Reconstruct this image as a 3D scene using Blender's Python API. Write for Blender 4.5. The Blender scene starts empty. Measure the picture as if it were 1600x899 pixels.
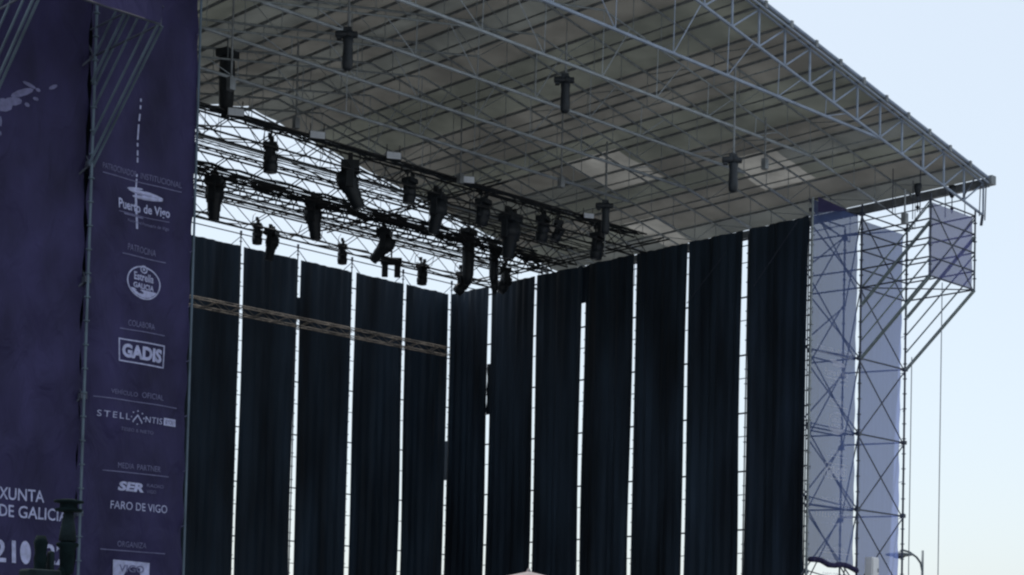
import bpy, math, random
from mathutils import Vector, Matrix
R = math.radians
random.seed(7)
scene = bpy.context.scene
COL = scene.collection

# ------------------------------------------------------------------ camera
EYE = 1.7
CAMX, CAMY = -45.265, -51.912
yaw, pit, rol = R(44.037), R(2.172), R(1.345)
fw = Vector((math.sin(yaw)*math.cos(pit), math.cos(yaw)*math.cos(pit), math.sin(pit)))
rt = Vector((math.cos(yaw), -math.sin(yaw), 0)); up = rt.cross(fw)
cr = rt*math.cos(rol) + up*math.sin(rol); cu = -rt*math.sin(rol) + up*math.cos(rol)
cd = bpy.data.cameras.new('camera'); cam = bpy.data.objects.new('camera', cd); COL.objects.link(cam)
M = Matrix((cr, cu, -fw)).transposed().to_4x4(); M.translation = Vector((CAMX, CAMY, EYE))
cam.matrix_world = M
cd.sensor_width = 36; cd.lens = 2658.14/1600*36
cd.shift_x = -(829.27-800)/1600; cd.shift_y = (958.09-449.5)/1600
cd.clip_start = .1; cd.clip_end = 5000
scene.camera = cam

# ------------------------------------------------------------------ light
SUN_EL, SUN_AZ = R(67), R(8)          # azimuth from +Y towards +X
w = bpy.data.worlds.new('World'); scene.world = w; w.use_nodes = True
nt = w.node_tree; bg = nt.nodes['Background']
sky = nt.nodes.new('ShaderNodeTexSky'); sky.sky_type = 'NISHITA'; sky.sun_disc = False
sky.sun_elevation = SUN_EL; sky.sun_rotation = SUN_AZ
sky.altitude = 0; sky.air_density = 1.0; sky.dust_density = 2.2; sky.ozone_density = 1.0
hz = nt.nodes.new('ShaderNodeMixRGB'); hz.inputs[0].default_value = .6; hz.inputs[2].default_value = (5.45, 5.95, 6.2, 1)   # thin white summer haze over the sky
nt.links.new(sky.outputs[0], hz.inputs[1]); nt.links.new(hz.outputs[0], bg.inputs[0]); bg.inputs[1].default_value = .12
sd = bpy.data.lights.new('sun', 'SUN'); sd.energy = 3.2; sd.angle = R(.5); sd.color = (1, .95, .87)
so = bpy.data.objects.new('sun', sd); COL.objects.link(so)
sdir = Vector((math.sin(SUN_AZ)*math.cos(SUN_EL), math.cos(SUN_AZ)*math.cos(SUN_EL), math.sin(SUN_EL)))
so.rotation_euler = sdir.to_track_quat('Z', 'Y').to_euler(); so.location = (20, 30, 60)
vs = scene.view_settings; vs.view_transform = 'Standard'; vs.look = 'None'; vs.gamma = 1
vs.use_curve_mapping = False; scene.cycles.filter_width = 2.3; vs.exposure = 0.5

# ------------------------------------------------------------------ materials
def mat(name, col, rough=.6, metal=0, noise=.15, scale=4, spec=.4, bump=0, stretch=(1, 1, 1)):
    m = bpy.data.materials.new(name); m.use_nodes = True
    n = m.node_tree.nodes; l = m.node_tree.links; b = n['Principled BSDF']
    b.inputs['Roughness'].default_value = rough; b.inputs['Metallic'].default_value = metal
    b.inputs['Specular IOR Level'].default_value = spec
    tc = n.new('ShaderNodeTexCoord'); mp = n.new('ShaderNodeMapping'); mp.inputs['Scale'].default_value = stretch
    l.new(tc.outputs['Object'], mp.inputs[0])
    nz = n.new('ShaderNodeTexNoise'); nz.inputs['Scale'].default_value = scale; nz.inputs['Detail'].default_value = 5
    l.new(mp.outputs[0], nz.inputs['Vector'])
    rp = n.new('ShaderNodeValToRGB')
    rp.color_ramp.elements[0].position = .3; rp.color_ramp.elements[1].position = .72
    rp.color_ramp.elements[0].color = tuple(c*(1-noise) for c in col)+(1,)
    rp.color_ramp.elements[1].color = tuple(min(1, c*(1+noise)) for c in col)+(1,)
    l.new(nz.outputs['Fac'], rp.inputs[0]); l.new(rp.outputs[0], b.inputs['Base Color'])
    if bump:
        bp = n.new('ShaderNodeBump'); bp.inputs['Strength'].default_value = bump; bp.inputs['Distance'].default_value = .05
        l.new(nz.outputs['Fac'], bp.inputs['Height']); l.new(bp.outputs[0], b.inputs['Normal'])
    return m

def cloth_mat(name, col, trans_col, t_fac, hole=0.0, rough=.8, noise=.2, scale=.8, stretch=(1, 1, 1), trv=False):
    """woven sheet: diffuse + light passing through + open weave"""
    m = mat(name, col, rough, 0, noise, scale, .2, 0, stretch)
    n = m.node_tree.nodes; l = m.node_tree.links; b = n['Principled BSDF']; out = n['Material Output']
    sh = b.outputs[0]
    if t_fac > 0:
        tr = n.new('ShaderNodeBsdfTranslucent'); tr.inputs[0].default_value = trans_col+(1,)
        mx = n.new('ShaderNodeMixShader'); mx.inputs[0].default_value = t_fac
        l.new(sh, mx.inputs[1]); l.new(tr.outputs[0], mx.inputs[2]); sh = mx.outputs[0]
    if trv and t_fac > 0:
        n2 = n.new('ShaderNodeTexNoise'); n2.inputs['Scale'].default_value = .45; n2.inputs['Detail'].default_value = 4; n2.inputs['Roughness'].default_value = .6
        r2 = n.new('ShaderNodeValToRGB'); r2.color_ramp.elements[0].position = .4; r2.color_ramp.elements[1].position = .68
        r2.color_ramp.elements[0].color = tuple(c*.6 for c in trans_col)+(1,); r2.color_ramp.elements[1].color = tuple(min(1, c*1.15) for c in trans_col)+(1,)
        t2 = n.new('ShaderNodeTexCoord'); l.new(t2.outputs['Object'], n2.inputs['Vector']); l.new(n2.outputs['Fac'], r2.inputs[0]); l.new(r2.outputs[0], tr.inputs[0])
    if hole > 0:
        tp = n.new('ShaderNodeBsdfTransparent'); mx = n.new('ShaderNodeMixShader'); mx.inputs[0].default_value = hole
        l.new(sh, mx.inputs[1]); l.new(tp.outputs[0], mx.inputs[2]); sh = mx.outputs[0]
    l.new(sh, out.inputs[0]); return m

GALV = mat('galvanised_steel', (.26, .29, .31), .55, .3, .25, 6)
GALVD = mat('weathered_scaffold_steel', (.06, .07, .10), .6, .3, .3, 5)
ALU = mat('aluminium_truss', (.42, .42, .42), .45, .6, .2, 5)
LITT = mat('bare_aluminium_truss', (.22, .195, .17), .5, .1, .75, 2.2)  # broken sun glints put into the colour as strong mottling
POLE = mat('blue_grey_pole', (.085, .12, .16), .55, .2, .3, 1.5)
STR = mat('pale_strut_pipe', (.22, .27, .28), .6, .2, .25, 4)
BLKT = mat('black_truss_paint', (.018, .02, .024), .55, .1, .3, 6)
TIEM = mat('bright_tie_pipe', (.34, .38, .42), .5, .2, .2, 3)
FRT = mat('bluish_front_truss_paint', (.26, .31, .40), .5, .1, .2, 3)
PURL = mat('dark_purlin_steel', (.22, .235, .25), .6, .3, .3, 4)
BLK = mat('black_fixture_plastic', (.014, .019, .026), .5, 0, .3, 8)
CURT = mat('black_molton', (.018, .031, .05), .7, 0, .65, .7, .25, 0, (1.5, 1.5, .25))  # broad vertical sheen painted in as stretched colour noise
ROPE = mat('steel_rope', (.25, .27, .3), .6, .2)
LENS = mat('lens_glass', (.12, .13, .15), .08, 0, .1, 5, .8)
WHT = mat('white_lamp_face', (.8, .85, .95), .4, 0, .06, 8)
CAB = mat('white_cabinet_paint', (.75, .74, .76), .5, 0, .06, 5)
PINK = mat('pale_pink_canvas', (.2, .18, .19), .8, 0, .15, 3)
GRN = mat('dark_green_iron', (.006, .012, .014), .95, 0, .4, 9, .05)
FROST = mat('dull_lantern_glass', (.012, .02, .024), .9, 0, .3, 9, .1)
LAMPG = mat('grey_lamp_paint', (.1, .12, .14), .5, .3, .2, 5)
GROUND = mat('concrete_quay', (.16, .165, .17), .9, 0, .3, .3, .2, .2)
DECK = mat('stage_plywood', (.05, .045, .04), .7, 0, .3, 1)
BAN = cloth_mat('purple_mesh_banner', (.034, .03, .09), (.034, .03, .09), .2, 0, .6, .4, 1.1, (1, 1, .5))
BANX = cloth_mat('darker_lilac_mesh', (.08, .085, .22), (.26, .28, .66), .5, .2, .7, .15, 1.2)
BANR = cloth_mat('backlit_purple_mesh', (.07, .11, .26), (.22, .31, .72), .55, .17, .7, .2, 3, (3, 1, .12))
def crease(m, st=.5, sc=2.2, stretch=(1, 1, .45), rot=.6):
    n = m.node_tree.nodes; l = m.node_tree.links; b = n['Principled BSDF']
    tc = n.new('ShaderNodeTexCoord'); mp = n.new('ShaderNodeMapping'); mp.inputs['Scale'].default_value = stretch; mp.inputs['Rotation'].default_value = (0, rot, 0)
    nz = n.new('ShaderNodeTexNoise'); nz.inputs['Scale'].default_value = sc; nz.inputs['Detail'].default_value = 3; nz.inputs['Distortion'].default_value = 1.2
    bp = n.new('ShaderNodeBump'); bp.inputs['Strength'].default_value = st; bp.inputs['Distance'].default_value = .12
    l.new(tc.outputs['Object'], mp.inputs[0]); l.new(mp.outputs[0], nz.inputs['Vector']); l.new(nz.outputs['Fac'], bp.inputs['Height']); l.new(bp.outputs[0], b.inputs['Normal'])
crease(BAN, .9); crease(BANR, .4); crease(BANX, .4); crease(CURT, 1.0, 1.2, (1.6, 1.6, .12), 0)
PRT = cloth_mat('pale_print', (.46, .48, .72), (.3, .3, .5), .2, 0, .7, .25, 9)
PRTD = cloth_mat('faded_print', (.18, .18, .32), (.15, .15, .25), .2, 0, .7, .25, 9)
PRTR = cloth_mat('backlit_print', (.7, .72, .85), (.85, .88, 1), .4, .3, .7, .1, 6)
SHEET = cloth_mat('grey_roof_pvc', (.15, .168, .18), (.3, .32, .3), .1, 0, .7, .26, .8, (1, .45, 1), True)
SUNPATCH = cloth_mat('sun_patch_roof_pvc', (.3, .3, .29), (.4, .4, .38), .2, 0, .7, .25, 1.5, (1, 1, 1), True)  # paler colour stands in for patches of sunlight on the roof
PATCHD = cloth_mat('greyed_roof_pvc', (.28, .28, .27), (.5, .48, .42), .1, 0, .7, .25, .8)
PURP = cloth_mat('dark_purple_scrim', (.04, .035, .1), (.05, .04, .12), .2, .03)

# ------------------------------------------------------------------ helpers
class MB:
    def __init__(s): s.v = []; s.f = []
    def poly(s, vs, fs):
        k = len(s.v); s.v += [tuple(a) for a in vs]; s.f += [tuple(i+k for i in f) for f in fs]; return s
    def tube(s, p, q, r=.025, n=6, r2=None):
        p = Vector(p); q = Vector(q); d = (q-p)
        if d.length < 1e-6: return s
        d.normalize(); a = d.orthogonal().normalized(); b = d.cross(a); r2 = r if r2 is None else r2
        vs = []
        for c, rr in ((p, r), (q, r2)):
            for i in range(n):
                t = 2*math.pi*i/n; vs.append(c+(a*math.cos(t)+b*math.sin(t))*rr)
        fs = [(i, (i+1) % n, n+(i+1) % n, n+i) for i in range(n)]+[tuple(range(n-1, -1, -1)), tuple(range(n, 2*n))]
        return s.poly(vs, fs)
    def path(s, pts, r, n=6):
        for a, b in zip(pts, pts[1:]): s.tube(a, b, r, n)
        return s
    def box(s, c, h, rot=None):
        vs = [Vector((x*h[0], y*h[1], z*h[2])) for x in (-1, 1) for y in (-1, 1) for z in (-1, 1)]
        if rot is not None: vs = [rot @ v for v in vs]
        c = Vector(c); vs = [v+c for v in vs]
        return s.poly(vs, [(0, 1, 3, 2), (4, 6, 7, 5), (0, 4, 5, 1), (2, 3, 7, 6), (0, 2, 6, 4), (1, 5, 7, 3)])
    def lathe(s, prof, c=(0, 0, 0), n=16, axis='Z', rot=None):
        c = Vector(c); vs = []
        for r, h in prof:
            for i in range(n):
                t = 2*math.pi*i/n; v = Vector((r*math.cos(t), r*math.sin(t), h))
                if rot is not None: v = rot @ v
                vs.append(v+c)
        fs = [(k*n+i, k*n+(i+1) % n, (k+1)*n+(i+1) % n, (k+1)*n+i) for k in range(len(prof)-1) for i in range(n)]
        fs += [tuple(range(n-1, -1, -1)), tuple(range((len(prof)-1)*n, len(prof)*n))]
        return s.poly(vs, fs)
    def build(s, name, m, parent=None, smooth=False, bevel=0):
        me = bpy.data.meshes.new(name); me.from_pydata(s.v, [], s.f); me.update()
        me.materials.append(m)
        if smooth:
            for p in me.polygons: p.use_smooth = True
        o = bpy.data.objects.new(name, me); COL.objects.link(o)
        if parent: o.parent = parent; 
        if bevel:
            b = o.modifiers.new('bevel', 'BEVEL'); b.width = bevel; b.segments = 2
        return o

def tag(o, label=None, cat=None, group=None, kind=None):
    if label: o['label'] = label
    if cat: o['category'] = cat
    if group: o['group'] = group
    if kind: o['kind'] = kind
    return o
def empty(name, loc=(0, 0, 0)):
    o = bpy.data.objects.new(name, None); COL.objects.link(o); o.location = loc; o.empty_display_size = .3; return o
def kids(o): return [c for c in bpy.data.objects if c.parent == o]
def copy_tree(o, parent=None):
    c = o.copy(); COL.objects.link(c); c.parent = parent
    for ch in kids(o): copy_tree(ch, c)
    return c
def rebase(root, loc):
    """parts were built in world coordinates: put the thing's origin at its base"""
    root.location = loc; L = Vector(loc)
    for c in kids(root):
        for x in [c]+kids(c):
            if x.type == 'MESH' and not x.get('_rb'):
                x.data.transform(Matrix.Translation(-L)); x['_rb'] = 1
def clean():
    for o in bpy.data.objects:
        if '_rb' in o: del o['_rb']

BAY = 2.57
ZW = 17.17            # top of the curtains
YF = -20.05           # front of the towers

# ------------------------------------------------------------------ ground and stage deck
g = MB().poly([(-3000, -3000, 0), (3000, -3000, 0), (3000, 3000, 0), (-3000, 3000, 0)], [(0, 1, 2, 3)]).build('ground', GROUND)
tag(g, kind='structure')
d = MB().box((-12.5, -9.2, 1.0), (12.4, 8.8, 1.0)).build('stage_floor', DECK); tag(d, kind='structure')

# ------------------------------------------------------------------ scaffold helpers
def standard(parent, x, y, z0, z1, m=GALVD, r=.03, ros=.5, name='standard'):
    b = MB().tube((x, y, z0), (x, y, z1), r, 8)
    z = z0+.4
    while ros and z < z1-.05:
        b.tube((x, y, z-.012), (x, y, z+.012), r+.035, 8); z += ros
    return b.build(name, m, parent)
def ledger(parent, p, q, m=GALVD, r=.025, name='ledger'):
    return MB().tube(p, q, r, 6).build(name, m, parent)

def ledger_clamp(parent, p, m=GALVD):
    return MB().box(p, (.07, .07, .06)).build('clamp', m, parent)

# back wall and side wall scaffolds behind the curtains
back = empty('scaffolding')
for i in range(11):
    x = -BAY*i
    standard(back, x+.06, .05, 0, ZW+.45, ros=.5, m=GALVD, r=.022)
    MB().tube((x+.06, .05, ZW+.45), (x+.06, .05, ZW+.62), .045, 8).build('spigot', GALVD, back)
for i in range(0, 6):
    x = -BAY*i+.06
    for sx in (-1, 1):
        if i == 0 and sx > 0: continue
        MB().tube((x, .05, ZW+.42), (x+sx*.62, .05, ZW-.15), .016, 6).build('brace', GALVD, back)
for k in range(17):
    z = .6+k*1.0+(.17 if k % 2 else 0)
    for i in range(10):
        ledger(back, (-BAY*i+.06, .08, z), (-BAY*(i+1)+.06, .08, z), r=.025 if k % 2 == 0 else .014)
rebase(back, (-12.5, .32, 0))
tag(back, 'tall scaffold wall behind the black back curtains with pole tops showing against the sky', 'scaffold')

side = empty('scaffolding')
for i in range(1, 8):
    y = -BAY*i
    standard(side, .05, y+.07, 0, ZW-.1, r=.022)
for k in range(17):
    z = .9+k*1.0+(.2 if k % 2 else 0)
    for i in range(7):
        ledger(side, (.08, -BAY*i+.07, z), (.08, -BAY*(i+1)+.07, z), r=.03 if k % 2 == 0 else .015)
rebase(side, (.32, -9, 0))
tag(side, 'scaffold wall behind the black side curtains, its joints dotting the bright gaps', 'scaffold')

# ------------------------------------------------------------------ curtains
def curtain(axis, a0, a1, label, seed, z0=2.0, z1=ZW, group='black curtains lining the stage'):
    rnd = random.Random(seed); nx = 64; nz = 14; vs = []
    ph = [rnd.uniform(0, 6.28) for _ in range(5)]; big = rnd.uniform(.3, 1)
    for j in range(nz+1):
        z = z0+(z1-z0)*j/nz; hang = (1-j/nz)
        for i in range(nx+1):
            t = i/nx; a = a0+(a1-a0)*t
            sway = .022*math.sin(j*.7+ph[4])*(1 if i in (0, nx) else .6)*hang
            sway += .022*math.sin(z*.45+ph[3]+(1.5 if i > nx/2 else 0))*(t-.5)*2
            dpt = .02*math.sin(a*17+ph[0]+.35*hang*math.sin(ph[1]))+.05*big*math.sin(a*5.3+ph[2]+hang*.8)+.04*math.sin(a*2.1+ph[3]+hang)*hang
            zz = z-(.012*abs(math.sin(a*math.pi/.5)) if j == nz else 0)
            vs.append((a+sway, -.14+dpt-.02, zz) if axis == 'x' else (-.14+dpt-.02, a+sway, zz))
    fs = [(j*(nx+1)+i, j*(nx+1)+i+1, (j+1)*(nx+1)+i+1, (j+1)*(nx+1)+i) for j in range(nz) for i in range(nx)]
    o = MB().poly(vs, fs).build('stage_curtain', CURT, None, True)
    tag(o, label, 'curtain', group); return o

bl = ['black back curtain immediately left of the rear corner, at the silver truss end',
      'second black back curtain left of the rear corner',
      'third black back curtain left of the rear corner, middle of the back wall in view',
      'fourth black back curtain left of the rear corner, with a bluish sheen at its foot',
      'fifth black back curtain from the rear corner, cut off by the purple sponsor banner']
for i, L in enumerate(bl):
    a1 = -BAY*i-(.25, .07, .062, .075, .065)[i]; a0 = -BAY*(i+1)+(.062, .06, .075, .06, .07)[i]
    curtain('x', a0, a1, L, 10+i)
for i in range(5, 8):
    pass
o = curtain('x', -25.1, -BAY*5-.1, 'wide black back curtain hidden behind the purple sponsor banner', 77)
sl = ['black side curtain immediately right of the rear corner',
      'second black side curtain from the rear corner, between the broken gap and a dotted gap',
      'third black side curtain from the rear corner',
      'fourth black side curtain from the rear corner, with a bluish top',
      'middle wide black side curtain, fifth from the rear corner',
      'sixth black side curtain from the rear corner, left of the widest bright gap',
      'foremost black side curtain beside the right front tower']
for i, L in enumerate(sl):
    a1 = -BAY*i-(.2, .085, .08, .07, .09, .075, .09)[i]; a0 = -BAY*(i+1)+(.07, .09, .075, .085, .075, .085, .08)[i]
    if i == 6: a1 -= .07; a0 = -18.07
    if i == 5: a0 += .05
    if i == 1: a1 += .02
    curtain('y', a0, a1, L, 30+i)
lc = MB().box((-25.05, -9.3, 9.6), (.03, 8.6, 7.6)).build('stage_curtain', CURT)
tag(lc, 'black side curtain closing the left side of the stage behind the purple banners', 'curtain')
# cloth strips closing parts of the gaps
def strip(axis, a, z0, z1, label):
    b = MB(); n = 12; vs = []
    for j in range(n+1):
        z = z0+(z1-z0)*j/n; wv = .02*math.sin(j*1.3)
        for s in (-.16, 0, .16):
            vs.append((a+s+wv, -.11, z) if axis == 'x' else (-.11, a+s+wv, z))
    b.poly(vs, [(j*3+i, j*3+i+1, (j+1)*3+i+1, (j+1)*3+i) for j in range(n) for i in (0, 1)])
    tag(b.build('cloth_strip', CURT, None, True), label, 'cloth strip', 'black strips closing curtain gaps')
strip('y', -BAY, 12.05, 14.05, 'black strip closing the middle of the first side gap right of the corner')
strip('y', -BAY*3, 15.75, 17.1, 'black strip closing the top of the third side gap from the corner')
strip('y', -.02, 9.6, 11.2, 'black strip closing part of the gap at the rear corner')
strip('x', -BAY*3, 14.9, 15.75, 'black strip across the gap behind the silver truss')

# ------------------------------------------------------------------ roof
SL = .195; XE = 2.57; ZE = 18.08; XR = -12.5; ZR = ZE+SL*(XE-XR); XL = 2*XR-XE
YB, YFR = -3.55, -23.05
def rz(x): return ZR-SL*abs(x-XR)
roof = empty('stage_canopy')
NP = 13; dx = (XE-XR)/NP
def sheet(x0, x1, y0, y1, m, name, dz=0, sagk=1):
    xs = []; nseg = max(1, round((x1-x0)/(dx/6))); ny = max(2, int((y1-y0)/.42)); vs = []
    for j in range(ny+1):
        y = y0+(y1-y0)*j/ny
        for i in range(nseg+1):
            x = x0+(x1-x0)*i/nseg; u = ((x-XR)/dx) % 1; vv = ((y-YFR)/2.5) % 1
            sag = .05*math.sin(math.pi*u)*(.6+.4*math.sin(math.pi*vv))
            vs.append((x, y, rz(x)-sag*sagk+dz))
    return MB().poly(vs, [(j*(nseg+1)+i, j*(nseg+1)+i+1, (j+1)*(nseg+1)+i+1, (j+1)*(nseg+1)+i) for j in range(ny) for i in range(nseg)]).build(name, m, roof, True)
# right slope, made of strips so that panels coloured as sunlight patches replace the grey ones
holes = [(10, -13.4, -10.9), (11, -13.4, -10.9), ]
def strips(side):
    pass
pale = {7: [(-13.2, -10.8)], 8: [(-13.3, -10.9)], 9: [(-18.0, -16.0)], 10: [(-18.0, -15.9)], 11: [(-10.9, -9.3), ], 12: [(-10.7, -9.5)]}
shade_alt = random.Random(3)
SH2 = cloth_mat('grey_roof_pvc_aged', (.145, .165, .16), (.3, .32, .28), .1, 0, .7, .26, .8, (1, .45, 1), True)
SH3 = cloth_mat('grey_roof_pvc_warm', (.185, .182, .17), (.3, .3, .28), .1, 0, .7, .26, .8, (1, .45, 1), True)
for k in range(NP):
    x0 = XR+dx*k; x1 = x0+dx; y = YFR
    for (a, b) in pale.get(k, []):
        sheet(x0, x1, y, a, [SHEET, SH2, SH3][k % 3], 'roof_sheet'); sheet(x0, x1, a, b, SUNPATCH, 'painted_sun_patch')['label'] = 'roof sheet with a sunlight patch painted as a paler colour'; y = b
    sheet(x0, x1, y, YB, shade_alt.choice([SHEET, SH2, SH3]), 'roof_sheet')
    sheet(2*XR-x1, 2*XR-x0, YFR, YB, shade_alt.choice([SHEET, SH2, SH3]), 'roof_sheet')
for k in range(NP+1):
    for s in ((1, -1) if k else (1,)):
        x = XR+s*dx*k; z = rz(x)-.075
        MB().box((x, (YB+YFR)/2, z), (.024, (YB-YFR)/2, .035)).build('purlin', PURL, roof)
        if 0 < k < NP and s > 0 and k % 2:
            MB().box((x-.42, (YB+YFR)/2, rz(x-.42)-.05), (.018, (YB-YFR)/2-.1, .022)).build('purlin', PURL, roof)
TY = [YFR+.15]+[-20.35, -17.75, -15.25, -12.75, -10.25, -7.75, -5.3]+[YB-.1]
BOT = 1.2
for ti, y in enumerate(TY):
    m0 = FRT if ti == 0 else GALV
    tr = MB().tube((XL, y, rz(XL)-.17), (XR, y, ZR-.17), .035, 6).tube((XR, y, ZR-.17), (XE, y, rz(XE)-.17), .035, 6).build('roof_truss', m0, roof)
    if ti == 0: tr['label'] = 'bluish front truss at the open edge of the roof'
    wb = MB().tube((XL, y, rz(XL)-BOT), (XR, y, ZR-BOT), .045 if ti == 0 else .028, 6).tube((XR, y, ZR-BOT), (XE-.02, y, rz(XE)-BOT), .045 if ti == 0 else .028, 6)
    for k in range(NP):
        for s in (1, -1):
            x0 = XR+s*dx*k; x1 = XR+s*dx*(k+1)
            wb.tube((x1, y, rz(x1)-.17), (x1, y, rz(x1)-BOT), .034 if ti == 0 else .012, 5)
            if ti == 0 or (k+ti) % 3 == 0: wb.tube((x0, y, rz(x0)-BOT), (x1, y, rz(x1)-.17), .028 if ti == 0 else .012, 5)
    wb.build('lattice', m0, tr)
    sv = MB()
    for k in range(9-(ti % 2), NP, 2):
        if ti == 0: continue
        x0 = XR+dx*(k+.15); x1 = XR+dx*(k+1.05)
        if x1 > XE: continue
        MB().tube((x0, y, rz(x0)-BOT), (x1, y, rz(x1)-BOT), .045, 6).build('painted_sunlit_span', TIEM, tr)  # brighter tube over the chord paints a sunlit stretch of pipe
    if ti < 7:
        zt = 18.0; hx = (ZR-BOT-zt)/SL
        h = MB().tube((XR-hx, y+.03, zt), (XR+hx, y+.03, zt), .046, 6)
        for q in range(-4, 5):
            x = XR+q*2*dx*.95; x2 = x+dx*.9*(1 if q >= 0 else -1)
            if abs(x-XR) < hx-1: h.tube((x, y+.03, zt), (x2, y, rz(x2)-BOT), .015, 5).tube((x, y+.03, zt), (x, y, rz(x)-BOT), .013, 5)
        h.build('tie_beam', TIEM if ti else FRT, tr)
# bracing between trusses
for a, b in zip(TY[:-1], TY[1:]):
    for x in (XR+dx*3, XR+dx*7, XR+dx*11, XR-dx*3):
        MB().tube((x, a, rz(x)-BOT), (x+dx, b, rz(x+dx)-.2), .014, 5).build('wind_brace', GALV, roof)
for x in (XR+dx*4, XR+dx*8, XR+dx*12):
    MB().tube((x, YFR+.1, rz(x)-BOT+.02), (x, YB-.1, rz(x)-BOT+.02), .02, 5).build('runner', GALV, roof)
MB().box((XE+.06, (YFR+YB)/2, ZE-.16), (.08, (YB-YFR)/2, .13)).build('eave_beam', PURL, roof)
MB().box((XL-.06, (YFR+YB)/2, ZE-.16), (.08, (YB-YFR)/2, .13)).build('eave_beam', PURL, roof)
fe = MB()
for s in (1, -1):
    a = XR; b = XE+.12 if s > 0 else XL-.12
    fe.tube((a, YFR-.03, rz(a)-.03), (b, YFR-.03, rz(b)-.03), .05, 8)
    fe.tube((a, YFR-.05, rz(a)-.2), (b, YFR-.05, rz(b)-.2), .03, 8)
fe.build('front_edge_beam', FRT, roof)
for k in range(NP+1):
    x = XR+dx*k; MB().box((x, YFR-.04, rz(x)-.08), (.05, .07, .1)).build('edge_coupler', PURL, roof)
MB().box((XE+.1, YFR-.05, ZE-.1), (.13, .12, .14)).build('corner_block', PURL, roof)
# outrigger below the front eave corner
ou = MB().tube((XE-.02, YFR+.15, ZE-BOT), (XE-.1, YFR+.15, ZE-BOT-.35), .05, 6)
ou.tube((XE, YFR+.15, ZE-BOT), (XE-1.3, YFR+.15, rz(XE-1.3)-BOT), .03).tube((XE, YFR+.05, ZE-.2), (XE-.05, YFR+.05, ZE-BOT-.2), .02).tube((XE-.25, YFR+.1, ZE-.2), (XE-.3, YFR+.1, ZE-BOT-.1), .018)
ou.tube((XE-1.3, YFR+.1, rz(XE-1.3)-BOT), (XE-.6, YFR+.1, ZE-.15), .022)
ou.build('eave_outrigger', GALVD, roof)
rebase(roof, (XR, (YFR+YB)/2, ZE))
tag(roof, 'large pitched grey sheet roof on white lattice trusses covering the stage', 'roof', kind='thing')

# ------------------------------------------------------------------ front towers
def tower(xi, xo, label, xin):
    B = .3 if xin < -20 else 0   # on the left tower these lie behind the cloth
    """xi: inner pole of the box bay, xo: outer pole, xin: innermost pole (sponsor bay)"""
    t = empty('scaffold_tower')
    lv = [2.45+2.44*k for k in range(5)]           # 2.45 ... 12.2
    top = 17.2
    x0, x1 = min(xi, xo), max(xi, xo)
    for x in (xi, xo): standard(t, x, YF-(.0 if xin > -20 else .06), 0, top, GALVD if xin > -20 else POLE, .036 if xin > -20 else .03)
    rear = [(xi, -18.05), (xo-(.7 if xo > xi else -.7), -18.05)]
    for x, y in rear: standard(t, x, y, 0, top-.05)
    if xin < -20: standard(t, xin-.03, YF+.02, 0, top, POLE, .026, 0)
    else: standard(t, xin, YF+.05, 0, 16.9, GALV, .036)
    levels = lv+[14.5, 15.1, 15.7, 16.3, 16.9]
    for z in levels:
        ledger(t, (x0, YF+B, z), (x1, YF+B, z)); 
        ledger(t, (xi, YF, z), (xi, -18.05, z+.08))
        if z < 14 or z > 16.5:
            ledger(t, (min(xi, xin), YF+.2+B, z-.03), (max(xi, xin), YF+.2+B, z-.03))
            ledger(t, (rear[0][0], -18.05, z+.3), (rear[1][0], -18.05, z+.3))
            ledger(t, (xo, YF, z), (rear[1][0], -18.05, z))
            ledger(t, (xi, -18.05, z+.55), (xi, YF, z), GALVD, .02, 'brace')
            ledger_clamp(t, (xi, YF, z)); ledger_clamp(t, (xo, YF, z)); ledger_clamp(t, (xi, -18.05, z+.5)); ledger_clamp(t, (rear[1][0], -18.05, z-.1))
    bz = lv+[14.5, 16.9]
    for a, b in zip(bz, bz[1:]):
        br = lambda p, q: ledger(t, p, q, GALVD, .022, 'brace')
        br((xi, YF-.05+B, a), (xo, YF-.05+B, b)); br((xo, YF+.05+B, a), (xi, YF+.05+B, b))
        br((xi, YF, a), (rear[0][0], -18.05, b)) 
        br((xin, YF+.2+B, b), (xi, YF+.2+B, a))
        br((rear[0][0], -18.0, a), (rear[1][0], -18.0, b)); br((rear[1][0], -18.1, a), (xi, YF, b))
        br((xin, YF+.26, a+.2), (rear[1][0], -18.1, b))
    # cantilever box in front of the box bay
    yb = YF-BAY
    for x in (xi, xo): standard(t, x, yb, 14.46, top-.1, GALVD, .03, .6)
    for z in (14.5, 15.1, 15.7, 16.3, 16.9):
        ledger(t, (x0, yb, z), (x1, yb, z))
        for x in (xi, xo): ledger(t, (x, YF, z), (x, yb, z))
    for x in (xi, xo):
        for k in range(5):
            zb = 12.2+.58*k; reach = 2.28; e = min(1, (17.0-zb)/reach)
            offs = ((-.05, .05) if k in (0, 3) else (0,))
            for of in offs: ledger(t, (x+of, YF-.04, zb), (x+of, YF-BAY*e, zb+reach*e), POLE if xin < -20 else STR, .03 if len(offs) > 1 else .026, 'strut')
    ledger(t, (x0, yb, 14.5), (x1, yb, 16.9), GALVD, .02, 'brace'); ledger(t, (x1, yb+.05, 14.5), (x0, yb+.05, 16.9), GALVD, .02, 'brace')
    if xin > -20: ledger(t, (x0, YF, 14.5), (x1, yb, 14.5), GALVD, .02, 'brace')
    ledger(t, (x1, YF, 16.9), (x0, yb, 16.9), GALVD, .02, 'brace')
    rebase(t, ((x0+x1)/2, YF, 0)); tag(t, label, 'scaffold tower', 'scaffold towers at the stage front'); return t
tower(0, BAY, 'bare scaffold tower right of the stage with a cantilevered box near its top', -BAY)
tower(-27.57, -30.14, 'scaffold tower at the left edge, its poles and slanting struts before dark purple banners', -24.96)

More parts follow.
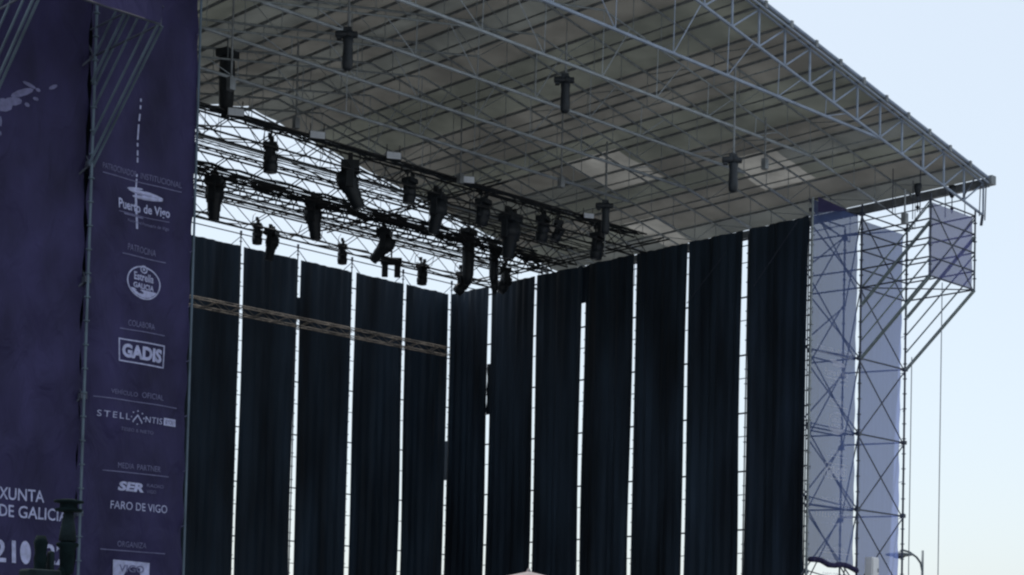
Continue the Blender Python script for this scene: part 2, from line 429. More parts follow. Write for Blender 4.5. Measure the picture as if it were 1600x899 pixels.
# ------------------------------------------------------------------ banners
def wave(x, z, k):
    if k in (1, 3, 4): return .01*math.sin(x*2.2+z*.55+k)+.006*math.sin(z*2.1)
    return .018*math.sin(x*5+z*3.1+k*3)*math.sin(z*1.3+k)+.015*math.sin(z*4.7-x*2)+.035*math.sin(x*2.2+z*.55+k)+.02*math.sin(z*2.1-x*1.3+k*2)+.012*math.sin(x*6+z*1.2)+.03*math.exp(-((z-4.75+.05*math.sin(x*3))/.12)**2)*(1 if k == 2 else 0)
def banner(name, x0, x1, y, z0, z1, m, label, k, cat='banner', parent=None):
    nx, nz = 26, max(8, int((z1-z0)/.14)); vs = []
    for j in range(nz+1):
        z = z0+(z1-z0)*j/nz
        for i in range(nx+1):
            x = x0+(x1-x0)*i/nx
            ez = .04*math.sin(j*.9+k) if i in (0, nx) else 0
            vs.append((x+ez*.5, y+wave(x, z, k), z))
    o = MB().poly(vs, [(j*(nx+1)+i, j*(nx+1)+i+1, (j+1)*(nx+1)+i+1, (j+1)*(nx+1)+i) for j in range(nz) for i in range(nx)]).build(name, m, parent, True)
    tag(o, label, cat); o['k'] = k; o['y'] = y
    return o
def place(o, ban):
    """lay a flat print on the cloth of its banner"""
    k = ban['k']; y = ban['y']
    for v in o.data.vertices:
        x, z = v.co.x, v.co.z; v.co.y = y+wave(x, z, k)-.012+v.co.y
    o.parent = ban
def text(ban, s, x0, x1, zc, m, h=None, name='lettering', bold=0.0, shear=0, spacing=1.0, dx=0):
    cu_ = bpy.data.curves.new('t', 'FONT'); cu_.body = s; cu_.size = 1; cu_.offset = bold; cu_.shear = shear; cu_.space_character = spacing
    cu_.resolution_u = 3
    tmp = bpy.data.objects.new('t', cu_); COL.objects.link(tmp)
    dg = bpy.context.evaluated_depsgraph_get(); me = bpy.data.meshes.new_from_object(tmp.evaluated_get(dg))
    bpy.data.objects.remove(tmp); bpy.data.curves.remove(cu_)
    xs = [v.co.x for v in me.vertices]; ys = [v.co.y for v in me.vertices]
    a, b, c, d_ = min(xs), max(xs), min(ys), max(ys)
    sx = (x1-x0)/(b-a); sz = (h/(d_-c)) if h else sx
    for v in me.vertices:
        v.co = (x0+(v.co.x-a)*sx+dx, 0, zc+(v.co.y-(c+d_)/2)*sz)
    me.materials.clear(); me.materials.append(m)
    o = bpy.data.objects.new(name, me); COL.objects.link(o); place(o, ban); return o
def flat(ban, polys, m, name='print'):
    if name in ('pale_blob', 'painted_sky_slit', 'wave_mark') and len(polys) > 1:
        for p in polys: flat(ban, [p], m, name)
        return
    b = MB()
    for p in polys: b.poly([(x, 0, z) for x, z in p], [tuple(range(len(p)))])
    o = b.build(name, m); place(o, ban); return o
def rule(x0, x1, z, t=.02, n=12):
    return [[(x0+(x1-x0)*i/n, z-t/2), (x0+(x1-x0)*(i+1)/n, z-t/2), (x0+(x1-x0)*(i+1)/n, z+t/2), (x0+(x1-x0)*i/n, z+t/2)] for i in range(n)]
def ring(cx, cz, rx, rz_, t, n=28, a0=0, a1=2*math.pi):
    P = []
    for i in range(n):
        a = a0+(a1-a0)*i/n; b = a0+(a1-a0)*(i+1)/n
        P.append([(cx+math.cos(a)*rx, cz+math.sin(a)*rz_), (cx+math.cos(b)*rx, cz+math.sin(b)*rz_), (cx+math.cos(b)*(rx-t), cz+math.sin(b)*(rz_-t)), (cx+math.cos(a)*(rx-t), cz+math.sin(a)*(rz_-t))])
    return P
def disc(cx, cz, rx, rz_, n=20, a0=0, a1=2*math.pi, rot=0):
    P = []
    for i in range(n+1):
        a = a0+(a1-a0)*i/n; x = math.cos(a)*rx; z = math.sin(a)*rz_
        P.append((cx+x*math.cos(rot)-z*math.sin(rot), cz+x*math.sin(rot)+z*math.cos(rot)))
    return P
def rect(x0, x1, z0, z1): return [(x0, z0), (x1, z0), (x1, z1), (x0, z1)]

def sponsors(ban, ox, m, md):
    """ox: centre of the sponsor column"""
    T = lambda s, a, b, z, h=None, mm=None, **k: text(ban, s, ox+a, ox+b, z, mm or m, h, **k)
    c = 26.2
    T('PATROCINADOR', -1.03, -.18, 12.29, .13, md); T('INSTITUCIONAL', -.08, .93, 12.29, .13, md)
    flat(ban, rule(ox-1.03, ox+.93, 12.14), md, 'underline')
    # wave mark, port name
    flat(ban, [disc(ox-.02, 11.92, .34, .05, rot=-.05), disc(ox+.1, 11.83, .36, .045, rot=.04), disc(ox-.2, 11.98, .2, .03, rot=.15), disc(ox+.25, 11.92, .22, .03, rot=-.2)], m, 'wave_mark')
    T('Puerto', -.62, -.06, 11.58, .22, bold=.02); T('de Vigo', .02, .62, 11.56, .26, bold=.02)
    flat(ban, rule(ox-.62, ox+.62, 11.40, .015)+rule(ox-.5, ox+.0, 11.37, .03), md, 'underline')
    T('Autoridad Portuaria de Vigo', -.42, .62, 11.24, .09, md)
    T('PATROCINA', -.38, .36, 10.68, .14, md); flat(ban, rule(ox-.5, ox+.6, 10.52), md, 'underline')
    flat(ban, ring(ox+.06, 9.98, .44, .36, .03), m, 'badge_ring')
    flat(ban, [disc(ox+.06, 9.98, .40, .32, 16, math.pi+.5, 2*math.pi-.5)], m, 'badge_foot')
    flat(ban, ring(ox+.06, 10.27, .1, .09, .03, 10)+[disc(ox+.06, 10.27, .035, .03)], m, 'badge_star')
    T('Estrella', -.2, .32, 10.1, .17, bold=.02); T('GALICIA', -.22, .34, 9.9, .12, bold=.03)
    T('COLABORA', -.28, .36, 9.07, .13, md); flat(ban, rule(ox-.48, ox+.62, 8.92), md, 'underline')
    flat(ban, rule(ox-.52, ox+.62, 8.69, .03)+rule(ox-.52, ox+.62, 8.22, .03)+[rect(ox-.52, ox-.49, 8.22, 8.69), rect(ox+.59, ox+.62, 8.22, 8.69)], m, 'frame')
    T('GADIS', -.44, .55, 8.455, .3, bold=.05)
    T('VEHÍCULO', -.67, -.02, 7.56, .12, md); T('OFICIAL', .08, .62, 7.56, .12, md); flat(ban, rule(ox-1.05, ox+1.0, 7.39), md, 'underline')
    T('STELL', -.95, -.2, 7.05, .13, spacing=1.3); T('NTIS', .2, .62, 7.05, .13, spacing=1.1)
    flat(ban, [[(ox-.13, 6.98), (ox-.09, 6.98), (ox+.0, 7.09), (ox-.0, 7.13)], [(ox+.13, 6.98), (ox+.09, 6.98), (ox+.0, 7.09), (ox+.0, 7.13)]]+[disc(ox+math.cos(i*.785)*.16, 7.06+math.sin(i*.785)*.14, .018, .018, 6) for i in range(8)], m, 'dotted_mark')
    flat(ban, [rect(ox+.66, ox+.98, 6.98, 7.14)], m, 'plate')
    T('&YOU', .70, .94, 7.06, .1, PURP if m is PRT else BANR)
    T('TESEO & NIETO', -.4, .42, 6.78, .07, md)
    T('MEDIA', -.42, -.05, 6.0, .12, md); T('PARTNER', .02, .58, 6.0, .12, md); flat(ban, rule(ox-.76, ox+.8, 5.86), md, 'underline')
    T('SER', -.42, .2, 5.56, .2, bold=.05, shear=.15); T('RADIO', .27, .68, 5.63, .07, md); T('VIGO', .27, .5, 5.5, .07, md)
    T('FARO DE VIGO', -.55, .78, 5.15, .17)
    T('ORGANIZA', -.38, .32, 4.33, .12, md); flat(ban, rule(ox-.78, ox+.78, 4.19), md, 'underline')
    flat(ban, [[(ox-.42, 3.45), (ox+.4, 3.45), (ox+.43, 3.97), (ox-.45, 3.99)]], m, 'panel')
    T('VIGO', -.3, .3, 3.82, .16, md, bold=.02)

bB = banner('sponsor_banner', -27.56, -24.98, YF+.12, 2.2, 17.4, BAN, 'dark purple mesh banner with a column of pale sponsor names, left of the stage', 2)
sponsors(bB, -26.2, PRT, PRTD)
dash = []
z = 13.95
rr = random.Random(5)
for (za, zb) in [(13.93, 13.86), (13.78, 13.7), (13.6, 13.45), (13.38, 13.05), (12.98, 12.9), (12.82, 12.7), (12.66, 12.55), (12.3, 12.24), (12.2, 12.0), (11.95, 11.6), (11.56, 11.42), (11.36, 11.1)]:
    w_ = .018 if za > 12 else .028
    dash.append([(-26.37-w_, zb), (-26.37+w_, zb), (-26.37+w_, za), (-26.37-w_, za)])
flat(bB, dash, PRT, 'painted_sky_slit')  # pale dashes painted for sky light showing through a slit
bA = banner('banner', -30.1, -27.6, YF+.12, 2.2, 17.4, BAN, 'dark purple banner lettered XUNTA DE GALICIA behind the slanting struts at the far left', 5)
text(bA, 'XUNTA', -29.27, -28.29, 5.17, PRT, .25, bold=.01); text(bA, 'DE GALICIA', -29.27, -27.74, 4.82, PRT, .25, bold=.01)
text(bA, '21', -29.42, -28.88, 4.0, PRT, .46, bold=.02); text(bA, '22', -28.24, -27.76, 4.0, PRT, .42, bold=.02)
flat(bA, [disc(-28.66, 4.0, .12, .24)], PRT, 'disc')
flat(bA, [disc(-29.1, 13.35, .28, .07, 10, rot=.5), disc(-29.3, 13.12, .2, .09, 9, rot=.3), disc(-28.95, 13.55, .16, .04, 8, rot=-.2), disc(-28.8, 13.3, .07, .04, 6), disc(-28.4, 13.66, .12, .04, 8, rot=.6), disc(-28.75, 13.5, .06, .04, 6), disc(-29.0, 13.12, .06, .05, 6), disc(-29.5, 13.0, .2, .14, 9, rot=.2),
          disc(-29.55, 12.65, .03, .12, 6), disc(-29.55, 12.4, .025, .05, 6)], PRTD, 'pale_blob')  # scattered pale ellipses on the upper part of the banner
bk = MB().box((-27.6, YF+.75, 9.7), (2.62, .02, 7.6)).build('black_drape', CURT); tag(bk, 'black drape hung behind the dark purple banners at the left', 'drape')

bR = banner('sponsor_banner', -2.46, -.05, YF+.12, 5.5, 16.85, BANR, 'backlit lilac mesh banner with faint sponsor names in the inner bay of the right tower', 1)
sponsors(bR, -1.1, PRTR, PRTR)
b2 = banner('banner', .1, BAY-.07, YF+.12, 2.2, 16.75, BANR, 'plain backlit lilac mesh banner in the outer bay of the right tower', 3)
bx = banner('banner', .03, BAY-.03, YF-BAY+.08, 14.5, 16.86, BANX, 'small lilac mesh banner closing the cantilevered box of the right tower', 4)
bx2 = banner('banner', -30.1, -27.6, YF-BAY-.06, 14.5, 17.3, BAN, 'dark purple banner on the cantilevered box at the top of the left tower', 6)
flp = MB().poly([(-2.5, YF-.1, 16.9), (-2.5, YF-.1, 16.42), (-.95, YF-.1, 16.78), (-1.1, YF-.1, 16.83)], [(0, 1, 2, 3)]).build('scrim_flap', PURP)
tag(flp, 'dark purple corner of cloth folded at the top of the right tower sponsor banner', 'cloth')
bu = MB()
pts = [(-2.62+.25*i, YF-.12+.03*math.sin(i*2), 5.55-.03*i*.5+.05*math.sin(i*1.1)) for i in range(11)]
for a, b in zip(pts, pts[1:]): bu.tube(a, b, .085, 10)
o = bu.build('rolled_scrim', PURP, None, True); tag(o, 'bunched dark cloth roll below the right tower sponsor banner', 'cloth roll')
cb = empty('cabinet')
MB().box((.3, -20.42, 5.35), (.18, .14, .45)).build('housing', CAB, cb, bevel=.02); MB().box((.3, -20.575, 5.35), (.15, .01, .4)).build('door', CAB, cb); MB().box((.41, -20.595, 5.38), (.012, .015, .06)).build('handle', PURL, cb)
rebase(cb, (.47, -20.42, 4.9)); tag(cb, 'white electrical cabinet standing in front of the right tower at the bottom of the view', 'cabinet')
pl = MB().box((.62, -20.42, 4.85), (.65, .33, .04)).tube((.05, -20.4, 4.8), (.0, -20.1, 4.2), .025).tube((1.2, -20.4, 4.8), (1.2, -20.1, 4.2), .025).build('tower_platform', GALVD); tag(pl, 'steel bracket platform carrying the white cabinet on the right tower', 'platform')

# cloth ties along the banner edges
for bn, xe, xp in ((bB, -24.99, -24.98), (bR, -2.45, -2.53), (b2, .12, .02), (b2, 2.48, 2.55)):
    for q in range(11):
        z = 3.6+q*1.21
        MB().path([(xe-.03, YF+.11, z), (xp, YF+.0, z+.04), (xp+.02, YF+.06, z-.05)], .011, 5).build('tie', PRTD, bn)
# ropes hanging by the right tower
for x, z1, L in ((-.93, 11.8, 'thin pale rope hanging just right of the right tower'), (.70, 14.4, 'thin grey rope hanging from the cantilevered box against the sky')):
    o = MB().tube((x, YF-BAY, 0), (x, YF-BAY, z1), .016, 5).build('rope', ROPE); tag(o, L, 'rope')

# ------------------------------------------------------------------ lighting trusses
def truss(label, x0, x1, y, z, h, d, m=BLKT, r=.031, pitch=.55, wr=.017, group='black lighting trusses under the roof'):
    t = empty('lighting_truss')
    for sy in (-1, 1):
        for sz in (-1, 1): MB().tube((x0, y+sy*d/2, z+sz*h/2), (x1, y+sy*d/2, z+sz*h/2), r, 6).build('chord', m, t)
    n = max(2, int((x1-x0)/pitch)); n += n % 2; s = (x1-x0)/n
    for sy in (-1, 1):
        b = MB()
        for i in range(n): b.tube((x0+s*i, y+sy*d/2, z+(h/2 if i % 2 else -h/2)), (x0+s*(i+1), y+sy*d/2, z+(-h/2 if i % 2 else h/2)), wr, 5)
        b.build('bracing', m, t)
    for sz in (-1, 1):
        b = MB()
        for i in range(n): b.tube((x0+s*i, y+(d/2 if i % 2 else -d/2), z+sz*h/2), (x0+s*(i+1), y+(-d/2 if i % 2 else d/2), z+sz*h/2), wr, 5)
        b.build('bracing', m, t)
    rebase(t, ((x0+x1)/2, y, z)); tag(t, label, 'truss', group); return t
T1, T2, TM, T3 = -11.2, -7.9, -6.5, -3.5
TR1 = truss('frontmost black lighting truss, carrying the row of white lamp faces', -24, -.9, T1, 17.2, .66, .6, pitch=.8)
truss('slim black truss just behind the frontmost lighting truss', -24, -1.2, T1+1.5, 17.05, .2, .2, pitch=.9, r=.018, wr=.007)
TR2 = truss('black lighting truss in the middle of the rig', -24, -1.0, T2, 17.25, .6, .5, pitch=.7, wr=.018)
truss('black cable-laden truss behind the middle lighting truss', -24, -.9, TM, 17.15, .4, .5, pitch=.35, r=.035, wr=.022)
truss('slim black truss between the cable-laden truss and the rear truss', -24, -1.0, -5.1, 17.2, .2, .2, pitch=.8, r=.018, wr=.008)
TR3 = truss('rearmost black lighting truss above the back curtains', -24, -.7, T3, 17.25, .72, .6, pitch=1.0, wr=.016)
tag(MB().tube((-24, -2.6, 16.86), (-1, -2.6, 16.86), .02, 6).build('rigging_pipe', BLKT), 'thin black pipe just above the top of the back curtains', 'pipe')
truss('silver aluminium truss hung low in front of the back curtains', -15, -1.75, -1.9, 14.36, .3, .3, LITT, .02, .5, .011, None)
# bundles of cable lying along trusses
def bundle(label, x0, x1, y, z, r, n, sag=.06, seed=0):
    rd = random.Random(seed); b = MB()
    for c in range(n):
        oy, oz = rd.uniform(-.2, .2), rd.uniform(-.1, .1); pts = []; st = 44
        for i in range(st+1):
            x = x0+(x1-x0)*i/st; pts.append((x, y+oy+rd.uniform(-.05, .05), z+oz+rd.uniform(-sag, sag*.5)))
        b.path(pts, r, 5)
    tag(b.build('cable_bundle', BLK), label, 'cables', 'cable bundles along the lighting trusses')
bundle('thick black cable bundle along the middle of the rig', -24, -1.2, TM, 17.28, .028, 7, .1, 1)
bundle('black cables strung along the frontmost lighting truss', -24, -1.2, T1, 17.5, .03, 4, .05, 2)
bundle('black cables along the middle lighting truss', -24, -3, T2, 17.0, .028, 3, .06, 3)
bundle('black cables along the rearmost lighting truss', -24, -1, T3, 16.9, .024, 2, .06, 4)
# loose cable loops between truss chords
rd = random.Random(9)
for k in range(26):
    y, tr = rd.choice([(T1, TR1), (T3, TR3), (T2, TR2)]); x = rd.uniform(-18.5, -3); L = tr.location
    a = Vector((x, y+.25, 17.5)); b = Vector((x-rd.uniform(.2, .7), y+.25, 16.95)); mid = (a+b)/2+Vector((.12, 0, -.05))
    MB().path([a-L, mid-L, b-L], .012, 5).build('dangling_cable', BLK, tr)
# crossing truss
def ytruss(label, x, y0, y1, z):
    t = empty('cross_truss')
    for sx in (-1, 1):
        MB().tube((x+sx*.15, y0, z), (x+sx*.15, y1, z), .028).build('chord', BLKT, t)
    b = MB(); n = 14
    for i in range(n): b.tube((x+(.15 if i % 2 else -.15), y0+(y1-y0)*i/n, z), (x+(-.15 if i % 2 else .15), y0+(y1-y0)*(i+1)/n, z), .014)
    b.build('bracing', BLKT, t); rebase(t, (x, (y0+y1)/2, z)); tag(t, label, 'truss')
ytruss('black cross truss joining the right ends of the lighting trusses', -.62, -12.2, -2.0, 17.32)
ytruss('black cross truss above the middle of the lighting rig', -8.3, -12.0, -2.4, 17.72)

# ------------------------------------------------------------------ lamps
def moving_head(tilt=0, pan=0):
    t = empty('moving_head_lamp'); rp = Matrix.Rotation(pan, 3, 'Z')
    MB().box((0, 0, -.06), (.2, .17, .07)).tube((-.12, 0, 0), (-.12, 0, .14), .03).tube((.12, 0, 0), (.12, 0, .14), .03).build('base', BLK, t, bevel=.02)
    for s in (-1, 1): MB().box((s*.15, 0, .16), (.035, .05, .06)).build('clamp', BLKT, t)
    MB().path([(-.12, .1, .05), (-.3, .14, .0), (-.34, .1, .22), (-.2, .05, .34)], .012, 5).build('power_cable', BLK, t)
    MB().tube((-.22, 0, -.48), (-.29, 0, -.42), .05, 8).tube((.22, 0, -.48), (.29, 0, -.42), .05, 8).box((0, 0, -.2), (.25, .02, .02)).build('tilt_motor', BLK, t)
    y = MB()
    for s in (-1, 1): y.box(rp @ Vector((s*.22, 0, -.3)), (.03, .07, .19), rp)
    y.box((0, 0, -.16), (.24, .08, .03), rp); y.build('yoke', BLK, t, bevel=.015)
    rot = rp @ Matrix.Rotation(tilt, 3, 'X')
    h = MB().lathe([(.06, .25), (.13, .22), (.13, .19), (.17, .16), (.165, .13), (.185, .1), (.18, .02), (.165, -.0), (.165, -.05), (.19, -.08), (.185, -.2), (.17, -.22), (.175, -.28), (.15, -.29)], (0, 0, -.42), 16, rot=rot).build('head', BLK, t, True)
    MB().lathe([(.14, -.281), (.12, -.30), (.05, -.31)], (0, 0, -.42), 16, rot=rot).build('lens', LENS, h, True)
    return t
def profile(tilt=0, pan=0):
    t = empty('wash_lamp'); rp = Matrix.Rotation(pan, 3, 'Z'); rot = rp @ Matrix.Rotation(tilt, 3, 'X')
    MB().box((0, 0, -.08), (.24, .2, .1)).tube((0, 0, 0), (0, 0, .2), .04).build('base', BLK, t, bevel=.02)
    MB().path([(.12, .1, .0), (.34, .12, -.1), (.3, .05, -.42)], .014, 5).build('power_cable', BLK, t)
    for s in (-1, 1): MB().box((s*.15, 0, .08), (.035, .05, .1)).build('clamp', BLKT, t)
    y = MB()
    for s in (-1, 1): y.box(rp @ Vector((s*.24, 0, -.36)), (.03, .09, .22), rp)
    y.box((0, 0, -.17), (.26, .08, .03), rp)
    y.build('yoke', BLK, t, bevel=.015)
    h = MB().lathe([(.1, .36), (.18, .34), (.19, .28), (.23, .26), (.22, .2), (.24, .18), (.23, .02), (.2, 0), (.2, -.06), (.17, -.1), (.16, -.28), (.14, -.3), (.15, -.42), (.13, -.44), (.14, -.5), (.11, -.52)], (0, 0, -.5), 14, rot=rot).build('head', BLK, t, True)
    MB().lathe([(.1, -.521), (.08, -.53), (.03, -.535)], (0, 0, -.5), 14, rot=rot).build('lens', LENS, h, True)
    return t
def column(h=1.6):
    t = empty('hoist_column')
    MB().box((0, 0, .06), (.26, .2, .1)).build('motor', BLK, t, bevel=.03)
    MB().lathe([(.12, 0), (.2, -.15), (.21, -.5), (.19, -h*.8), (.1, -h)], (0, 0, 0), 12).build('chain_bag', BLK, t, True)
    MB().tube((0, 0, .1), (0, 0, 1.1), .02).build('chain', BLK, t)
    return t
def hoist(rod=2.0, low=0):
    t = empty('chain_hoist')
    MB().tube((0, 0, .1), (0, 0, rod), .035, 6).build('chain', PURL, t)
    MB().lathe([(.05, -.38), (.1, -.36), (.12, -.2), (.12, -.02), (.14, 0), (.14, .12), (.1, .14), (.1, .26), (.06, .28)], (0, 0, 0), 12, rot=Matrix.Rotation(math.pi/2, 3, 'Y')).box((-.02, 0, .12), (.12, .09, .08)).box((-.26, .02, -.08), (.07, .08, .07)).build('motor', BLK, t)
    MB().tube((.18, .05, .0), (.1, .03, -.3), .014).tube((0, 0, .25), (.05, 0, .18), .04).build('hook', PURL, t)
    MB().lathe([(.13, -.1), (.16, -.16), (.14, -.3), (.15, -.6), (.16, -.85), (.145, -1.0), (.09, -1.06)], (0, 0, 0), 12).build('chain_bag', BLK, t, True)
    if low: MB().tube((0, 0, -1.05), (0, 0, -1.05-low), .015).build('load_chain', PURL, t)
    return t
def blinder():
    t = empty('lamp_panel')
    MB().box((0, 0, 0), (.24, .1, .12)).build('housing', BLK, t, bevel=.02)
    MB().box((0, -.105, 0), (.22, .012, .105)).build('face', WHT, t, bevel=.01)
    MB().tube((-.2, .02, .1), (-.2, .02, .36), .015).tube((.2, .02, .1), (.2, .02, .36), .015).build('bracket', BLK, t)
    return t
GL = 'lamps hung on the lighting trusses'
protos = {}
def put(kind, key, fn, loc, label, cat, group, rotz=0, sc=1):
    if key not in protos: protos[key] = fn(); o = protos[key]
    else: o = copy_tree(protos[key])
    if not isinstance(sc, tuple) and kind in ('mh', 'pf'): sc *= 1.08
    o.location = loc; o.rotation_euler = (0, 0, rotz); o.scale = (sc, sc, sc) if not isinstance(sc, tuple) else sc
    tag(o, label, cat, group); return o
MH = lambda loc, L, rz_=0, sc=1.0, tilt=0: put('mh', ('mh', tilt), lambda: moving_head(tilt), loc, L, 'stage light', GL, rz_, sc)
PF = lambda loc, L, rz_=0, sc=1.0, tilt=0: put('pf', ('pf', tilt), lambda: profile(tilt), loc, L, 'stage light', GL, rz_, sc)
MH((-16.87, T1, 17.05), 'rounded lamp alone against the sky on the frontmost truss, nearest the purple banner', .8, 1.1)
PF((-15.68, TM, 17.2), 'tapered black lamp on the cable-laden truss nearest the purple banner', .7, 1.2)
PF((-13.95, T1, 17.15), 'large slanting black lamp with bright holes, below the second white lamp face', .9, 1.3, -.45)
PF((-11.8, TM, 17.35), 'tapered black lamp on the cable-laden truss, second from the purple banner', .7, 1.2, -.15)
MH((-11.6, T1, 17.2), 'small upright lamp on the frontmost truss where the sky opening ends', .3, 1.0, .1)
PF((-10.44, T1, 16.95), 'double-lobed black lamp on the frontmost truss over the right end of the sky opening', .5, 1.15, .2)
PF((-8.79, TM, 16.95), 'black lamp leaning left on the cable-laden truss', .7, 1.1, .7)
MH((-8.27, T3, 17.05), 'small lamp on the rearmost truss above the third curtain gap', .8, .9)
MH((-11.95, T3, 17.05), 'small lamp on the rearmost truss nearest the purple banner', .8, .9)
PF((-11.35, T3, 16.95), 'tall black lamp touching the top edge of the back curtain', .6, .95, .2)
MH((-4.51, T3, 17.05), 'round black lamp hanging alone over the back curtain near the corner', .4, 1.0, .05)
MH((-8.48, T1, 17.2), 'dim bluish lamp in front of the reddish roof area on the frontmost truss', .3, 1.1, .3)
PF((-7.25, T1, 16.95), 'tall dark lamp on the frontmost truss left of the oval lamp', .2, 1.3, .1)
MH((-5.76, T1, 17.2), 'oval dark lamp on the frontmost truss in front of the grey roof', .5, 1.1, .2)
MH((-5.03, T1, 17.2), 'small dark lamp immediately right of the oval lamp', .9, .9, .5)
MH((-3.11, T1, 17.15), 'rightmost round lamp on the frontmost truss', .4, 1.15, .15)
MH((-2.5, T3, 17.1), 'lamp at the right end of the rearmost truss near the corner', .4, 1.1, .8)
MH((-1.6, -4.9, 17.2), 'dark lamp above the gap right of the rear corner', 1.0, 1.2, .6)
GH = 'hoist bags over the lighting trusses'
CO = lambda loc, L, sc=1: put('co', 'co', column, loc, L, 'chain hoist', GH, .3, sc)
CO((-18.45, T1, 19.2), 'big dark hoist bag just right of the purple banner, in front of the roof', (1.1, 1.1, 1.1))
CO((-4.9, TM, 17.6), 'long dark hoist bag hanging through the rig left of the corner', (1.1, 1.1, 1.15))
CO((-3.2, -6.0, 17.45), 'narrow dark hoist bag immediately left of the corner', (.8, .8, .8))
CO((-2.4, -5.2, 17.5), 'second narrow dark hoist bag, right of the long one', (.7, .7, .9))
# clamp shaped lamp
cl = empty('strobe_lamp')
MB().box((0, 0, -.1), (.34, .14, .1)).build('head', BLK, cl, bevel=.03)
for s in (-1, 1): MB().box((s*.2, 0, -.38), (.1, .1, .22)).build('leg', BLK, cl, bevel=.02)
MB().tube((0, 0, 0), (0, 0, .3), .03).build('clamp', BLK, cl)
cl.location = (-6.01, T3, 17.0); cl.rotation_euler = (0, 0, -.7); cl.scale = (1.15, 1.3, 1.15); tag(cl, 'black arch-shaped lamp with two legs on the rearmost truss over the fourth curtain gap', 'stage light', GL)
for i, (x, z, L) in enumerate([(-18.4, 17.48, 'pale lamp face nearest the purple banner on the frontmost truss'), (-15.53, 17.52, 'second pale lamp face from the purple banner'), (-12.63, 17.58, 'third pale lamp face, brightest against the roof'), (-9.59, 17.51, 'fourth pale lamp face on the frontmost truss'), (-4.02, 17.5, 'rightmost dim pale lamp face on the frontmost truss')]):
    put('bl', 'bl', blinder, (x, T1-.42, z), L, 'lamp panel', 'pale lamp faces on the frontmost truss', -.5, (1, 1, 1) if i < 4 else (.8, 1, .8))
# hoists hanging from the roof
HO = lambda loc, L, rod, low=0, sc=1: put('ho', ('ho', rod, low), lambda: hoist(rod, low), loc, L, 'chain hoist', 'chain hoists hanging from the roof', -.75, sc*.85)
HO((-19.95, -18.77, 17.45), 'bluish chain hoist high in the roof, leftmost of the roof hoists', 1.6, 1.2)
HO((-12.98, -19.4, 18.0), 'chain hoist in the middle of the roof, without visible crossbar', 1.2, 0)
HO((-8.91, -22.0, 16.2), 'chain hoist with a broad crossbar beside the pale roof patch', 3.2, 0, 1.0)
HO((-6.9, -15.2, 16.6), 'chain hoist hanging lower, left of the pale roof patch near the lighting rig', 2.4, .8)
for (x, y, z0, z1, L) in [(-22.24, -17.15, 15.9, 20.2-.6, 'thin dark chain above the big hoist bag'), (-8.9, -15.2, 16.8, 19.5, 'thin dark chain over the right part of the lighting rig'), (-10.11, -11.89, 17.3, 19.9, 'thin dark chain in front of the dim roof centre'), (-5.5, -20.4, 17.1, 18.6, 'short dark chain with a hook beside the broad crossbar hoist'), (-16.5, -11.9, 17.5, 20.0, 'thin dark chain left of centre above the frontmost truss'), (-1.4, -22.6, 15.9, 16.9, 'short chain under the front truss over the pale patch')]:
    c = empty('hanging_chain'); MB().tube((x, y, z0), (x, y, z1), .028).build('chain', PURL, c); MB().box((x, y, z0+.1), (.08, .08, .16)).build('hook_block', PURL, c)
    rebase(c, (x, y, z0)); tag(c, L, 'chain', 'thin chains hanging from the roof')
# small hoists under the eave by the right tower
for x, y, z, L in [(.2, -22.0, 17.4, 'small chain hoist under the eave left of the cantilevered box'), (1.7, -22.3, 17.62, 'small chain hoist under the eave above the cantilevered box')]:
    c = empty('eave_hoist'); MB().lathe([(.12, .14), (.13, 0), (.07, -.22), (.03, -.26)], (x, y, z), 10).build('motor', BLK, c, True)
    MB().tube((x, y, z), (x, y, z-.75), .018).build('chain', GALVD, c); MB().lathe([(.02, .07), (.07, 0), (.02, -.07)], (x, y, z-.6), 8).build('hook', BLK, c)
    rebase(c, (x, y, z)); tag(c, L, 'chain hoist')
# hanging rods under the eave by the right tower
for i, (x, y) in enumerate([(.6, -20.8), (1.1, -21.5), (1.6, -20.9), (2.1, -21.8), (2.3, -22.4), (.5, -21.9)]):
    o = MB().tube((x, y, 16.9), (x, y, rz(x)-.1), .016, 5).build('hanger_rod', GALVD); tag(o, 'thin steel rod between the eave and the top of the right tower', 'rod', 'hanger rods under the eave')

for (p_, q_, L) in (((-.5, -16.05, 15.05), (-.5, -17.85, 16.95), 'thin stay cable slanting in front of the foremost black side curtains'), ((-.5, -13.1, 14.9), (-.5, -14.8, 16.4), 'thin stay cable slanting in front of the middle black side curtains')):
    tag(MB().tube(p_, q_, .014, 5).build('stay_cable', GALVD), L, 'cable')
# ------------------------------------------------------------------ street lamp behind
sl_ = empty('street_lamp')
MB().lathe([(.14, 0), (.1, .6), (.075, 5), (.055, 8.1)], (23.4, -7.3, 0), 10).build('pole', LAMPG, sl_, True)
arm = [(23.4, -7.3, 7.1), (23.25, -7.3, 7.5), (22.9, -7.3, 7.75), (22.3, -7.3, 7.95), (21.8, -7.3, 8.0)]
MB().path(arm, .05, 8).build('arm', LAMPG, sl_)
h = MB().lathe([(.03, .14), (.2, .1), (.62, .02), (.62, -.04), (.3, -.1), (.1, -.12)], (21.45, -7.3, 7.78), 18).build('head', LAMPG, sl_, True)
MB().lathe([(.28, -.11), (.2, -.17), (.05, -.19)], (21.45, -7.3, 7.78), 14).build('glass', FROST, h, True)
MB().tube((21.6, -7.3, 8.0), (21.5, -7.3, 7.88), .04).build('bracket', LAMPG, sl_)
rebase(sl_, (23.4, -7.3, 0)); tag(sl_, 'grey street lamp with a curved arm and flat disc head right of the tower', 'street lamp')

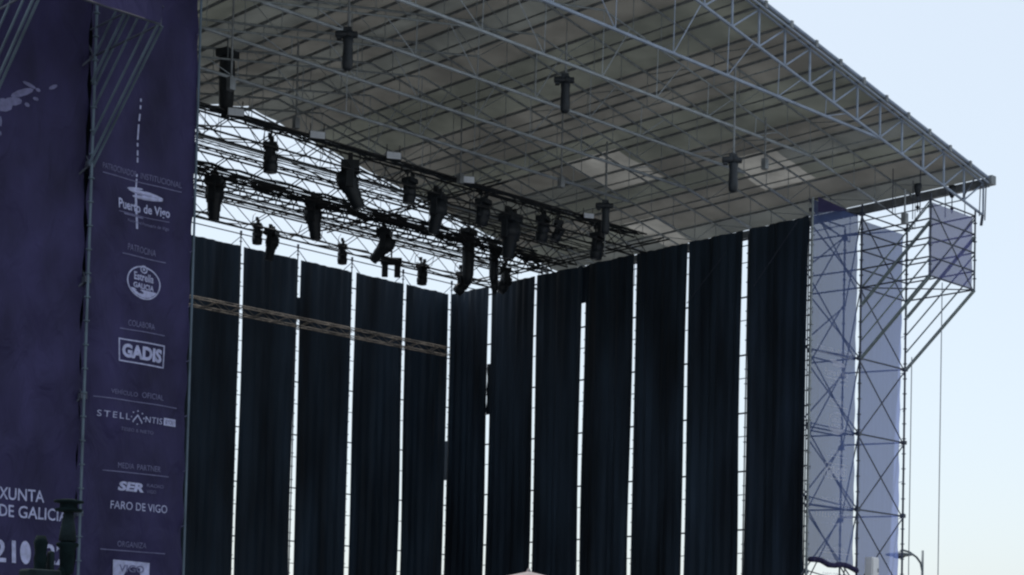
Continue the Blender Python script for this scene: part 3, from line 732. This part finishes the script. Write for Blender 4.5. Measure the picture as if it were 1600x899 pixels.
# ------------------------------------------------------------------ lantern in the foreground, bottom left
la = empty('lantern_post')
MB().lathe([(.09, 0), (.06, .5), (.055, 2.5), (.055, 2.62), (.06, 2.66), (.05, 2.7), (.062, 2.8), (.04, 2.86)], (-37.9, -38, 0), 12).build('post', GRN, la, True)
MB().path([(-37.9, -38, 2.4), (-37.75, -38, 2.46), (-37.65, -38, 2.6), (-37.64, -38, 2.78)], .045, 8).build('arm', GRN, la)
MB().lathe([(.02, 2.5), (.06, 2.55), (.07, 2.76), (.1, 2.79), (.1, 2.81), (.04, 2.83)], (-37.64, -38, 0), 16).build('lower_cap', GRN, la, True)
MB().lathe([(.08, 2.83), (.065, 2.95), (.04, 3.1)], (-37.64, -38, 0), 12).build('glass', FROST, la, True)
MB().lathe([(.05, 3.09), (.12, 3.1), (.125, 3.12), (.08, 3.13), (.08, 3.17), (.135, 3.18), (.13, 3.195), (.05, 3.21)], (-37.64, -38, 0), 18).build('cap', GRN, la, True)
MB().box((-37.8, -38, 2.62), (.025, .04, .11)).build('side_lamp', FROST, la, bevel=.02)
MB().box((-37.95, -38.1, 2.45), (.16, .1, .1)).build('shelf', FROST, la, bevel=.02)
rebase(la, (-37.9, -38, 0)); tag(la, 'dark green lantern post with a double-rimmed cap in front of the XUNTA banner', 'lamp post')

# ------------------------------------------------------------------ parasol whose top reaches into view
pa = empty('parasol')
MB().tube((-24.15, -30, 0), (-24.15, -30, 3.6), .03, 8).build('pole', ALU, pa)
n = 8; vs = [(-24.15, -30, 3.60)]
for r_, z_ in ((.45, 3.50), (1.3, 3.28), (1.3, 3.1)):
    for i in range(n): a = i*math.pi/4; vs.append((-24.15+math.cos(a)*r_, -30+math.sin(a)*r_, z_))
fs = [(0, 1+i, 1+(i+1) % n) for i in range(n)]+[(1+k*n+i, 1+(k+1)*n+i, 1+(k+1)*n+(i+1) % n, 1+k*n+(i+1) % n) for k in range(2) for i in range(n)]
MB().poly(vs, fs).build('canopy', PINK, pa); MB().lathe([(.05, 3.58), (.03, 3.63), (.01, 3.66)], (-24.15, -30, 0), 8).build('finial', PINK, pa)
rebase(pa, (-24.15, -30, 0)); tag(pa, 'pale pink canvas parasol tip at the bottom centre, in front of the stage', 'parasol')
clean()
